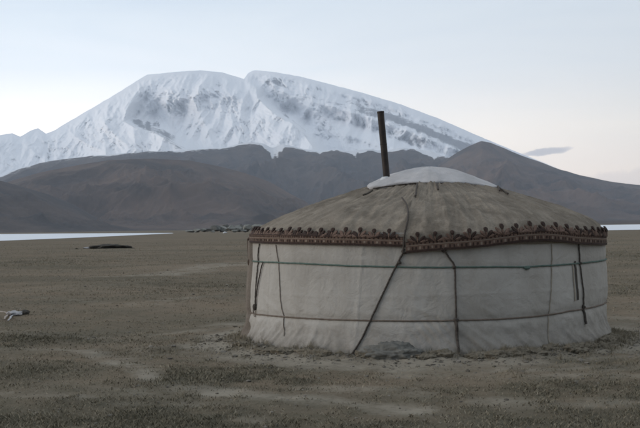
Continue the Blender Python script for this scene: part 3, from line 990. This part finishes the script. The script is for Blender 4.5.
# the woven band with its dark tree-like figures
def band(name, p0, p1, off, bot, phs, hgt):
    parts = {0: [], 1: [], 2: []}
    rb = R_E + 0.02 + 0.046 + off * 0.9 + 0.006
    def rr(ph): return rb + 0.012 * fbm(np.atleast_1d(ph) * 6, 0 * np.atleast_1d(ph), 3, 310)
    def strip(z0, z1, lift, slot, n=220, jit=0.0, a=p0, b=p1):
        ph = np.linspace(a, b, n)
        zb = zrope(ph, bot)
        j = jit * fbm(ph * 60, 0 * ph + z0 * 50, 3, 401)
        lo = ypos(ph, rr(ph) + lift, zb + z0 + j * .4); hi = ypos(ph, rr(ph) + lift, zb + z1 + j)
        lo2 = ypos(ph, rr(ph) - 0.012, zb + z0 + j * .4); hi2 = ypos(ph, rr(ph) - 0.012, zb + z1 + j)
        P = np.stack([lo2, lo, hi, hi2], 1)
        parts[slot].append((P.reshape(-1, 3), grid_faces(n, 4), []))
    h = hgt
    strip(-0.012, 0.018, 0.010, 1, jit=.004)
    strip(0.016, 0.072 * h, 0.004, 0, jit=.004)
    strip(0.070 * h, 0.078 * h, 0.007, 2, jit=.004)
    strip(0.079 * h, 0.118 * h, 0.006, 0, jit=.006)
    strip(0.116 * h, 0.126 * h, 0.010, 1, jit=.008)
    # small dark and pale dashes woven along the band
    ph = p0 + 0.008
    k = 0
    while ph < p1 - 0.01:
        w = random.uniform(0.006, 0.011)
        strip(0.024 + random.uniform(-.003, .004), 0.055 * h, 0.010, 1 if k % 3 else 2, 3, a=ph, b=ph + w)
        strip(0.084 * h, 0.106 * h, 0.010, 1, 3, a=ph + 0.006, b=ph + 0.006 + w * .8)
        ph += w + random.uniform(0.008, 0.014); k += 1

    def leaf(pc, zc, ang, ln, wd, slot, lift=0.016):
        """a flat rounded lobe of felt, laid on the valance"""
        n = 14
        s = np.linspace(0, 1, n)
        hw = wd * np.sin(np.pi * (0.10 + 0.84 * s)) ** 0.8 * (0.55 + 0.7 * s)
        cx = np.sin(ang) * ln * s; cz = np.cos(ang) * ln * s
        nx, nz_ = np.cos(ang), -np.sin(ang)
        rows = []
        for q, lf in ((-1, -0.010), (-1, lift), (0, lift + 0.004), (1, lift), (1, -0.010)):
            u = cx + q * hw * nx; z = cz + q * hw * nz_
            phv = pc + u / rb
            zv = zc + z
            # above the eave the lobe bends back over the roof's edge
            ev = roof_z(R_E + 0.03) + off - 0.03
            over = np.clip(zv - ev, 0, None)
            r_ = rr(phv) + lf - over * 0.55
            rows.append(ypos(phv, r_, zv))
        P = np.stack(rows, 1)
        parts[slot].append((P.reshape(-1, 3), grid_faces(n, 5), []))

    for pc in phs:
        if pc < p0 + 0.02 or pc > p1 - 0.01: continue
        zc = float(zrope(pc, bot)) + 0.112 * h
        j = random.uniform(0.9, 1.1)
        t_ = random.uniform(-.08, .08)
        leaf(pc, zc - .012, t_, 0.090 * j * h, 0.012, 0)
        leaf(pc + t_ * .015, zc + 0.058 * j * h, t_, 0.064 * j * h, 0.030, 1, 0.020)
        for sg in (-1, 1):
            leaf(pc + sg * 0.004, zc - .004, sg * random.uniform(.65, .85), 0.108 * j * h, 0.0215, 1 if random.random() < .6 else 0)
            leaf(pc + sg * 0.010, zc - .006, sg * random.uniform(1.15, 1.3), 0.104 * j * h, 0.0190, 0 if random.random() < .6 else 1)
        leaf(pc + 0.5 * 0.080, zc - .006, random.uniform(-.15, .15), random.uniform(.045, .062) * h, 0.022, 1 if random.random() < .65 else 0)
    V = []; Q = []; S = []; k = 0
    for slot, L in parts.items():
        for v, q, t in L:
            V.append(v); Q.append(q + k); S.append(np.full(len(q), slot)); k += len(v)
    o = add(name, np.vstack(V), np.vstack(Q), [M_BAND, M_MOTIF, M_PALE], False)
    o.data.polygons.foreach_set('material_index', np.concatenate(S).astype(np.int32))
    return o


band('patterned_band', -np.pi, PHI_S + 0.01, 0.0, (np.concatenate([[-np.pi], BOT_L[0]]), np.concatenate([[BOT_L[1][0]], BOT_L[1]])),
     np.arange(-3.1, PHI_S - 0.03, 0.077), 0.98)
band('patterned_band', PHI_S + 0.004, PH_END, 0.030, BOT_R, np.arange(PHI_S + 0.06, 1.60, 0.084), 1.12)


# crown cover
CR_OFF = 0.08
def cpos(ph, r, z):
    """round the crown, whose ring sits a little right of the middle"""
    P = ypos(ph, r, z)
    P[..., 0] += CR_OFF * math.cos(FACE); P[..., 1] -= CR_OFF * math.sin(FACE)
    return P


def crown():
    n, m = 200, 36
    ph = np.linspace(-np.pi, np.pi, n, endpoint=False)
    edge = 0.93 + 0.26 * np.exp(-((ph + .84) / .33) ** 2) + 0.23 * np.exp(-((ph - 1.24) / .36) ** 2) + 0.10 * np.exp(-((np.abs(ph) - 2.6) / .3) ** 2) + 0.014 * fbm(ph * 5, 0 * ph, 2, 501)
    E = cpos(ph, edge, 0 * ph)
    er = np.hypot(E[:, 0] - YC[0], E[:, 1] - YC[1])
    ze = roof_z(er) + 0.045 + 0.012 * fbm(ph * 7, 0 * ph, 2, 502)
    s = np.linspace(0, 1, m)[1:]
    RR = edge[:, None] * s[None]
    top = 2.755
    prof = np.interp(s, [0, .1, .25, .42, .62, .84, .95, 1], [1, .985, .925, .80, .575, .28, .10, 0.0])[None]
    Z = ze[:, None] + (top - ze)[:, None] * prof
    # the cloth stretches between the ribs of the crown ring
    Z = Z - 0.022 * (0.5 - 0.5 * np.cos(ph * 8 + .4))[:, None] * np.sin(np.pi * s[None] ** 0.8)
    Z = Z + 0.040 * (ridged(ph[:, None] * 5 + 0 * RR, RR * 1.5, 3, 504) - 0.5) * s[None] ** 2 * (1.15 - s[None])
    Z = Z + 0.030 * s[None] * fbm(RR * np.cos(ph[:, None]) * 2.6, RR * np.sin(ph[:, None]) * 2.2, 3, 505)
    P = cpos(ph[:, None] + 0 * RR, RR, Z)
    hem = cpos(ph, edge * 0.985, ze - 0.035)
    P = np.concatenate([P, hem[:, None]], 1)
    nn = P.shape[1]
    V = np.vstack([P.reshape(-1, 3), cpos(np.array(0.0), 0.0, top)[None]])
    k = np.arange(n)
    T = np.stack([np.full(n, len(V) - 1), k * nn, ((k + 1) % n) * nn], -1)
    add('crown_cover', V, [grid_faces(n, nn, True), T], M_CAP)
    return edge, ze, ph

edge, ze, eph = crown()


def rope(name, pts, rad, mat, n=None, wob=0.004):
    """a rope along world points"""
    P = smooth_line(pts, n or max(12, len(pts) * 8))
    k = np.arange(len(P))
    P = P + wob * np.stack([fbm(k / 3.0, 0 * k + i, 3, 600 + i) for i in range(3)], -1)
    V, q, t = tube(P, rad * (1 + 0.10 * np.sin(k * 2.1)), 8)
    return add(name, V, [q, t], mat)


def on_wall(pts, lift=0.012, R=2.79):
    """pixels -> world points lying on the canvas"""
    p = np.array(pts, float)
    phi, z = pix_wall(p[:, 0], p[:, 1], R)
    s = smooth_line(np.stack([phi, z], -1), 60)
    return ypos(s[:, 0], wall_r(s[:, 0], s[:, 1]) + lift, s[:, 1])


def girth(name, tb, rad, mat, lift, seed):
    ph = np.linspace(-np.pi, np.pi, 420)
    z = np.interp(ph, np.concatenate([[-np.pi], tb[0], [np.pi]]), np.concatenate([[tb[1][0]], tb[1], [tb[1][0]]]))
    z = z + 0.006 * fbm(ph * 9, 0 * ph, 3, seed)
    P = ypos(ph, wall_r(ph, z) + lift, z)
    k = np.arange(len(ph))
    V, q, t = tube(P, rad * (1 + 0.12 * np.sin(k * 1.9)), 8)
    return add(name, V, [q, t], mat)

r1 = girth('girth_rope', UPPER, 0.0125, M_ROPE_G, 0.008, 611)
r1['label'] = 'thin grey-green rope round the upper wall'
r2 = girth('girth_rope', LOWER, 0.0115, M_ROPE_B, 0.008, 612)
r2['label'] = 'brown rope round the lower wall'


def blob(center, rx, ry, rz, seed, amt=0.25, sub=3, mat=None, name='knot', parent=None, rz_rot=0.0, local=True):
    bm = bmesh.new()
    bmesh.ops.create_icosphere(bm, subdivisions=sub, radius=1.0)
    co = np.array([v.co[:] for v in bm.verts])
    n = fbm(co[:, 0] * 1.3 + seed, co[:, 1] * 1.3 + co[:, 2] * 0.9, 4, seed) + 0.6 * fbm(co[:, 2] * 1.6 - seed, co[:, 0] * 1.1 - co[:, 1], 4, seed + 3)
    co = co * (1 + amt * n[:, None])
    co = co * np.array([rx, ry, rz])
    c, s = math.cos(rz_rot), math.sin(rz_rot)
    co = np.stack([co[:, 0] * c - co[:, 1] * s, co[:, 0] * s + co[:, 1] * c, co[:, 2]], -1)
    F = np.array([[v.index for v in f.verts] for f in bm.faces])
    bm.free()
    if local:
        return add(name, co + np.asarray(center), F, mat, True, parent)
    return mesh_np(name, co, F, mat, True, parent), co


# vertical and slanting ropes
rope('tie_rope', on_wall([(404, 251), (398, 262), (391, 276), (381, 298), (370, 322), (361, 342), (355, 354)], 0.016), 0.0125, M_ROPE, 70)
def roof_pts(pix, lift):
    """pixels -> points on the roof felt"""
    out = []
    for px, py in pix:
        d = ray(px, py)
        k = np.linspace(13.5, 20.5, 1400)
        P = np.stack([d[0] * k, d[1] * k, EYE + d[2] * k], -1)
        r = np.hypot(P[:, 0] - YC[0], P[:, 1] - YC[1])
        f = P[:, 2] - (roof_z(r) + lift)
        ok = np.where((f < 0) & (r < R_E + 0.05))[0]
        i = ok[0] if len(ok) else int(np.argmin(np.abs(f) + 10 * (r > R_E + .05)))
        ph = math.atan2(P[i, 0] - YC[0], -(P[i, 1] - YC[1])) + FACE
        out.append(ypos(ph, r[i], roof_z(r[i]) + roof_bump(np.array(ph), np.array(r[i])) + lift))
    return np.array(out)
seam_pts = roof_pts([(402, 198), (406, 204), (408, 212), (407.5, 221), (406, 228)], 0.045)
zb = float(zrope(PHI_S, BOT_R))
seam_pts = np.vstack([seam_pts, ypos(PHI_S - .004, R_E + 0.10, 1.67), ypos(PHI_S - .008, R_E + 0.10, zb + .08), ypos(PHI_S - .012, R_E + .08, zb - 0.02)])
o = rope('seam_rope', seam_pts, 0.012, M_ROPE, 60)
rope('tie_rope', np.vstack([ypos(pix_wall(443, 249)[0], R_E + .10, pix_wall(443, 248)[1]), on_wall([(445, 252), (451, 260), (455, 267), (455.5, 290), (456, 318), (457, 340), (457.5, 357)], 0.016)[3:]]), 0.0125, M_ROPE, 80)
V = on_wall([(455.6, 319), (456.4, 330), (457, 345), (457.4, 356)], 0.020)
kk = np.linspace(0, 1, len(V))
v, q, t = tube(V, 0.026 - 0.012 * kk, 8)
add('rope_wrapping', v, [q, t], M_ROPE)
rope('tie_rope', on_wall([(580, 243), (581.5, 262), (582.5, 285), (583, 305), (583.5, 323)], 0.016), 0.011, M_ROPE, 50)
V = on_wall([(582.6, 305), (583.2, 314), (583.6, 324)], 0.018)
v, q, t = tube(V, 0.017, 8); add('rope_wrapping', v, [q, t], M_ROPE)
# left loop with its knot
pts = np.array([(258, 244), (256.5, 255), (256, 272), (256.2, 290), (256.6, 305)], float)
rope('tie_rope', on_wall(pts, 0.016), 0.010, M_ROPE, 50)
rope('tie_rope', on_wall([(261, 262), (259.5, 270), (258, 285), (257.2, 300), (256.8, 306)], 0.020), 0.010, M_ROPE, 50)
kp = on_wall([(256.6, 304), (256.5, 307), (256.4, 310)], 0.02)
blob(kp[30], 0.035, 0.035, 0.05, 5, 0.3, 3, M_ROPE, 'rope_knot')
rope('rope_loop', on_wall([(256.2, 308), (254.2, 311), (254.4, 315), (256.4, 316), (256.8, 311)], 0.018), 0.007, M_ROPE_B, 40)
rope('tan_cord', on_wall([(274, 245), (276, 258), (278.5, 278), (281, 300), (284, 320), (286, 336)], 0.010), 0.006, M_ROPE_B, 50)
rope('tan_cord', on_wall([(553, 244), (553, 266), (551, 290), (548.5, 315), (546, 343)], 0.010), 0.007, M_THREAD, 50)
kp = on_wall([(526, 267), (528, 268), (530, 268.5)], 0.018)
blob(kp[30], 0.045, 0.03, 0.025, 8, 0.3, 3, M_ROPE_G, 'rope_knot')
for kx, ky, kr in ((399, 262.5, .028), (454.5, 267.2, .026), (456, 320, .034), (582, 263.2, .024), (583.2, 307, .026), (404, 251.5, .04), (444, 250.5, .035)):
    kp = on_wall([(kx - 1, ky), (kx, ky), (kx + 1, ky)], 0.022)
    blob(kp[30], kr, kr * .8, kr * .9, int(kx), 0.3, 3, M_ROPE, 'rope_knot')
# flat strap hanging beside the right rope
S = on_wall([(577, 261), (577, 275), (577, 288), (577, 300)], 0.012)
def strap(name, P, w, mat, th=0.006):
    P = np.asarray(P); c = np.array([YC[0], YC[1]])
    out = np.zeros_like(P); out[:, :2] = P[:, :2] - c; out /= np.linalg.norm(out, axis=1, keepdims=True)
    side = np.stack([-out[:, 1], out[:, 0], 0 * out[:, 0]], -1)
    rows = [P - side * w, P - side * w + out * th, P + side * w + out * th, P + side * w]
    return add(name, np.stack(rows, 1), grid_faces(len(P), 4), mat, False)
strap('hanging_strap', S, 0.018, M_ROPE)
S = on_wall([(574.5, 264), (574.2, 280), (574, 301)], 0.010)
strap('hanging_strap', S, 0.010, M_THREAD)

# left edge: tan felt of the door side, its dark jamb and toggle
def door_side():
    phc = -1.33
    ph = np.linspace(phc - 0.20, phc + 0.02, 24); z = np.linspace(0.0, 1.62, 50)
    A, Z = np.meshgrid(ph, z, indexing='ij')
    u = (A - ph[0]) / (ph[-1] - ph[0])
    R = wall_r(A, Z) + 0.03 + 0.035 * np.sin(np.pi * np.clip(u, 0, 1)) + 0.012 * fbm(A * 20, Z * 2, 3, 801)
    R = R - 0.045 * sstep(0.85, 1.0, u)
    o = add('door_felt', ypos(A, R, Z), grid_faces(24, 50), M_FELT_TAN)
    attr(o, 'streak', 0 * R)
    # dark bent roof pole that holds the felt off the wall
    P = np.array([ypos(-1.36, R_E + 0.02, 1.67), ypos(-1.46, R_E + 0.07, 1.655), ypos(-1.52, R_E + 0.105, 1.63), ypos(-1.54, R_E + 0.115, 1.52), ypos(-1.55, R_E + 0.11, 1.35), ypos(-1.55, R_E + 0.085, 1.22)])
    pl = smooth_line(P, 40)
    v, q, t = tube(pl, 0.020, 8)
    add('door_jamb', v, [q, t], M_WOOD)
    kp_ = on_wall([(249.5, 261), (250, 263), (250.2, 265)], 0.05)
    blob(kp_[30], 0.03, 0.03, 0.05, 15, 0.15, 3, M_WOOD, 'toggle')
door_side()

# cords from the crown cover's corners and small ties on the roof
for pix in ([(499.5, 189), (503, 191.5), (508, 194.5)], [(372.5, 190.5), (368, 193), (363, 195.5)], [(417.5, 184.5), (416.5, 189), (415.5, 196)],
            [(437, 184), (437.5, 187), (438, 191)], [(497.5, 186), (498.5, 189), (499.5, 192)]):
    rope('crown_cord', roof_pts(pix, 0.062), 0.014, M_ROPE, 24)
sel = (eph > -0.95) & (eph < 1.35)
rope('crown_cord', cpos(eph[sel], edge[sel] * 1.0, ze[sel] - 0.022)[::6], 0.009, M_ROPE, 90, 0.003)

# stovepipe
def at_depth(px, py, Y):
    d = ray(px, py); k = Y / d[1]
    return np.array([d[0] * k, Y, EYE + d[2] * k])
pb = at_depth(387.3, 184, YD - 0.42); pt = at_depth(380.5, 111.5, YD - 0.42)
P = np.stack([pb + (pt - pb) * s for s in np.linspace(0, 1, 24)])
rad = np.full(24, 0.053)
parts = [tube(P, rad, 22)]
def frame_ring(c, ax, r0, h, seg=22):
    return tube(np.stack([c - ax * h / 2, c - ax * h * .3, c, c + ax * h * .3, c + ax * h / 2]), [r0 * .985, r0, r0 * 1.01, r0, r0 * .985], seg)
ax = (pt - pb) / np.linalg.norm(pt - pb)
for s in (0.55,):
    parts.append(frame_ring(pb + (pt - pb) * s, ax, 0.0548, 0.02))
Vp, Fp = join_geo(parts)
pipe = add('stovepipe', Vp, Fp, M_PIPE)
rim = frame_ring(pt - ax * 0.012, ax, 0.057, 0.03)
add('pipe_rim', rim[0], [rim[1], rim[2]], M_PIPE, True, pipe)
pc = at_depth(385.8, 179.5, YD - 0.42)
col = tube(np.stack([pc - ax * .05, pc - ax * .01, pc + ax * .02, pc + ax * 0.045]), [0.125, 0.105, 0.075, 0.058], 22)
add('rain_collar', col[0], [col[1], col[2]], M_TIN, True, pipe)

# ------------------------------------------------------------------ things at the foot of the wall
def clod(name, phi, r, rx, ry, rz, seed, mat, label, cat, group=None, amt=0.32, dz=0.0):
    p = ypos(phi, r, 0.0)
    z = float(rough_h(np.array([p[0]]), np.array([p[1]]))[0])
    o, co = blob((0, 0, 0), rx, ry, rz, seed, amt, 5, mat, name, None, phi - FACE, False)
    # crumbly, with a torn outline
    q = co * 9.0
    k = 1 + 0.30 * (ridged(q[:, 0] + seed, q[:, 1] + q[:, 2], 4, seed + 2) - .5) + 0.16 * fbm(q[:, 0] * 4, q[:, 1] * 4 + q[:, 2] * 3, 3, seed + 5)
    co = co * k[:, None]
    o.data.vertices.foreach_set('co', co.astype(np.float32).ravel()); o.data.update()
    o.location = (p[0], p[1], z + dz)
    return tag(o, label, cat, group)


ph_t = float(pix_wall(396, 345)[0])
clod('tarp_heap', ph_t, 3.05, 0.40, 0.16, 0.15, 77, M_TARP, 'crumpled blue-grey tarp heap bunched against the middle of the yurt wall', 'tarp', None, 0.5, 0.02)
SODG = 'turf sods banked round the yurt'
for i, (px, s) in enumerate(((262, .7), (283, 1.1), (300, 1.0), (318, .7), (332, .8), (372, .8), (425, .9), (440, .7), (470, 1.0), (486, .8), (505, 1.0), (523, .9), (542, .9), (557, 1.1), (571, .9), (583, 1.2), (594, 1.0), (603, .9))):
    ph = float(pix_wall(px, 340)[0])
    m = M_SOD
    clod('turf_sod', ph, 3.02 + random.uniform(-.06, .16), random.uniform(.13, .26) * s, random.uniform(.09, .15) * s, random.uniform(.055, .095) * s, 100 + i, m,
         'rough brown turf sod packed against the foot of the yurt wall', 'turf sod', SODG, 0.55, random.uniform(-.03, .0))

# pegs
def peg(px, py, h, label):
    p = gpt(px, py, 0.0)
    z = float(rough_h(np.array([p[0]]), np.array([p[1]]))[0])
    P = np.array([(0, 0, -0.1), (0.003, 0, 0), (0.006, .004, h * .5), (0.012, .006, h * .96), (0.013, .006, h)])
    v, q, t = tube(P, [0.014, 0.015, 0.016, 0.018, 0.012], 9)
    o = mesh_np('tent_peg', v, [q, t], M_WOOD)
    o.location = (p[0], p[1], z)
    return tag(o, label, 'tent peg')
peg(312.5, 350, 0.11, 'short dark wooden peg in the earth near the left foot of the yurt')
peg(355, 356, 0.07, 'dark wooden peg where the slanting rope meets the ground')


# ------------------------------------------------------------------ scraps and stones out on the plain
def rag():
    c = gpt(15, 315)
    z = float(rough_h(np.array([c[0]]), np.array([c[1]]))[0])
    t = thing('rag_bundle', 'bleached crumpled cloth with a dark lump lying on the grass at left', 'rag', (c[0], c[1], z), 0.0)
    def L(px, py): return gpt(px, py) - np.array([c[0], c[1], 0])
    def put(nm, ctr, rx, ry, rz, seed, mat, rot=0.0, amt=.35):
        o, co = blob((0, 0, 0), rx, ry, rz, seed, amt, 4, mat, nm, t, rot, False)
        o.location = ctr
        return o
    a = L(15, 314); put('cloth_body', (a[0], a[1], 0.06), 0.16, 0.17, 0.055, 301, M_RAG, 0.35, .7)
    a = L(25, 313); put('dark_lump', (a[0], a[1], 0.06), 0.10, 0.10, 0.065, 302, M_PEAT, 0.1, .25)
    for i, (pa, pb_, m, r) in enumerate((((-4, 311), (9, 312.5), M_RAG_T, .04), ((13, 314), (8.5, 319.5), M_RAG, .026), ((8, 314), (4.5, 318), M_RAG_T, .03), ((19, 311), (22, 307.5), M_RAG, .022), ((10, 312), (18, 310), M_RAG, .03))):
        A, B = L(*pa), L(*pb_)
        P = np.stack([A + (B - A) * s for s in np.linspace(0, 1, 16)])
        P[:, 2] = 0.05 + 0.05 * np.sin(np.linspace(.4, 2.9, 16)) * (1.2 if i in (3, 4) else .8)
        k = np.arange(16)
        P = P + 0.02 * np.stack([fbm(k / 4, 0 * k + q, 3, 320 + i) for q in range(3)], -1)
        v, q, tt = tube(P, r * (0.5 + 0.35 * np.sin(np.linspace(.3, 2.9, 16)) + .2 * fbm(k / 2.0, 0 * k, 3, 330 + i)), 9)
        v = v * np.array([1, 1, .5]) + np.stack([0 * v[:, 0], 0 * v[:, 0], .012 * fbm(v[:, 0] * 30, v[:, 1] * 30, 3, 340 + i)], -1)
        mesh_np('cloth_strip', v, [q, tt], m, True, t)
rag()


def stone(name, px, py, rx, ry, rz, seed, mat, label, cat, group=None, amt=0.3, sink=0.35, cuts=False):
    c = gpt(px, py)
    z = float(rough_h(np.array([c[0]]), np.array([c[1]]))[0])
    o, co = blob((0, 0, 0), rx, ry, rz, seed, amt, 4, mat, name, None, 0.0, False)
    if cuts:
        rs_ = np.random.default_rng(seed); u = co / np.array([rx, ry, rz])
        for q in range(16):
            nrm = rs_.standard_normal(3); nrm /= np.linalg.norm(nrm)
            ov = np.clip(u @ nrm - rs_.uniform(.42, .85), 0, None)
            u = u - ov[:, None] * nrm
        u = u * (1 + 0.05 * fbm(u[:, 0] * 4 + seed, u[:, 1] * 4 + u[:, 2] * 3, 3, seed))[:, None]
        o.data.vertices.foreach_set('co', (u * np.array([rx, ry, rz])).astype(np.float32).ravel())
        o.data.polygons.foreach_set('use_smooth', np.zeros(len(o.data.polygons), bool)); o.data.update()
    o.location = (c[0], c[1], z + rz * (1 - 2 * sink))
    return tag(o, label, cat, group)

stone('peat_heap', 111, 248.6, 2.0, 1.4, 0.36, 411, M_PEAT, 'low dark heap of peat out on the plain near the lake', 'peat heap', None, .75, .4)
stone('flat_stone', 90, 248.4, 0.75, 0.7, 0.20, 413, M_STONE, 'pale flat stone lying left of the dark peat heap', 'stone', None, .3, .35, True)
stone('flat_stone', 77, 249.3, 0.42, 0.4, 0.12, 414, M_SOD, 'small brown stone left of the pale flat stone', 'stone', None, .3, .35, True)

# far outcrop beyond the end of the lake
BG = 'boulders of the far outcrop beyond the lake'
spots = [(191, 232.6, 4, 3, 1.7, 0), (197, 232.4, 3.2, 3, 2.9, 0), (203, 232.3, 4.2, 3, 3.4, 0), (210, 232.2, 3.6, 3, 3.2, 0), (216, 232.2, 4.6, 4, 4.2, 1), (222, 232.1, 4.0, 4, 5.0, 0),
         (226, 231.6, 4, 4, 6.4, 1), (231, 232, 4.6, 4, 4.6, 0), (237, 231.9, 4.4, 4, 5.2, 0), (241.5, 231.5, 3.6, 4, 6.2, 1), (247, 231.8, 4.8, 4, 5.0, 0), (253, 231.6, 4.2, 4, 5.2, 1),
         (259, 231.6, 5, 4, 5.8, 0), (267, 231.5, 5, 4, 5.6, 0), (276, 231.4, 5, 4, 4.6, 1), (286, 231.3, 5, 4, 4.0, 0), (213, 232.6, 2.2, 2, 1.6, 0), (234, 232.5, 2.6, 2, 1.9, 0), (245, 232.4, 2.4, 2, 1.6, 1)]
for i, (px, py, rx, ry, rz, dk) in enumerate(spots):
    stone('boulder', px, py, rx * 0.95, ry, rz * 0.60, 500 + i * 7, M_ROCK_D if dk else M_ROCK,
          'dark grey boulder in the far outcrop left of the yurt' if dk else 'grey-green boulder in the far outcrop left of the yurt', 'boulder', BG, 0.42, 0.12, True)
stone('white_stone', 225, 233.2, 1.0, .8, 0.55, 470, M_TIN, 'small white stone in front of the far boulders', 'stone', None, .2)

# ------------------------------------------------------------------ the air
def haze():
    m = bpy.data.materials.new('haze_air')
    m.use_nodes = True
    t = m.node_tree; t.nodes.clear()
    v = t.nodes.new('ShaderNodeVolumePrincipled'); o = t.nodes.new('ShaderNodeOutputMaterial')
    v.inputs['Color'].default_value = (0.74, 0.85, 1.0, 1)
    v.inputs['Density'].default_value = 2.05e-5
    t.links.new(v.outputs[0], o.inputs['Volume'])
    a, z0, z1 = 36500.0, -3.0, 5200.0
    V = [(x, y, z) for z in (z0, z1) for x, y in ((-a, -a), (a, -a), (a, a), (-a, a))]
    F = np.array([(3, 2, 1, 0), (4, 5, 6, 7), (0, 1, 5, 4), (1, 2, 6, 5), (2, 3, 7, 6), (3, 0, 4, 7)])
    ob = mesh_np('haze', V, F, m, False)
    ob['kind'] = 'stuff'
haze()
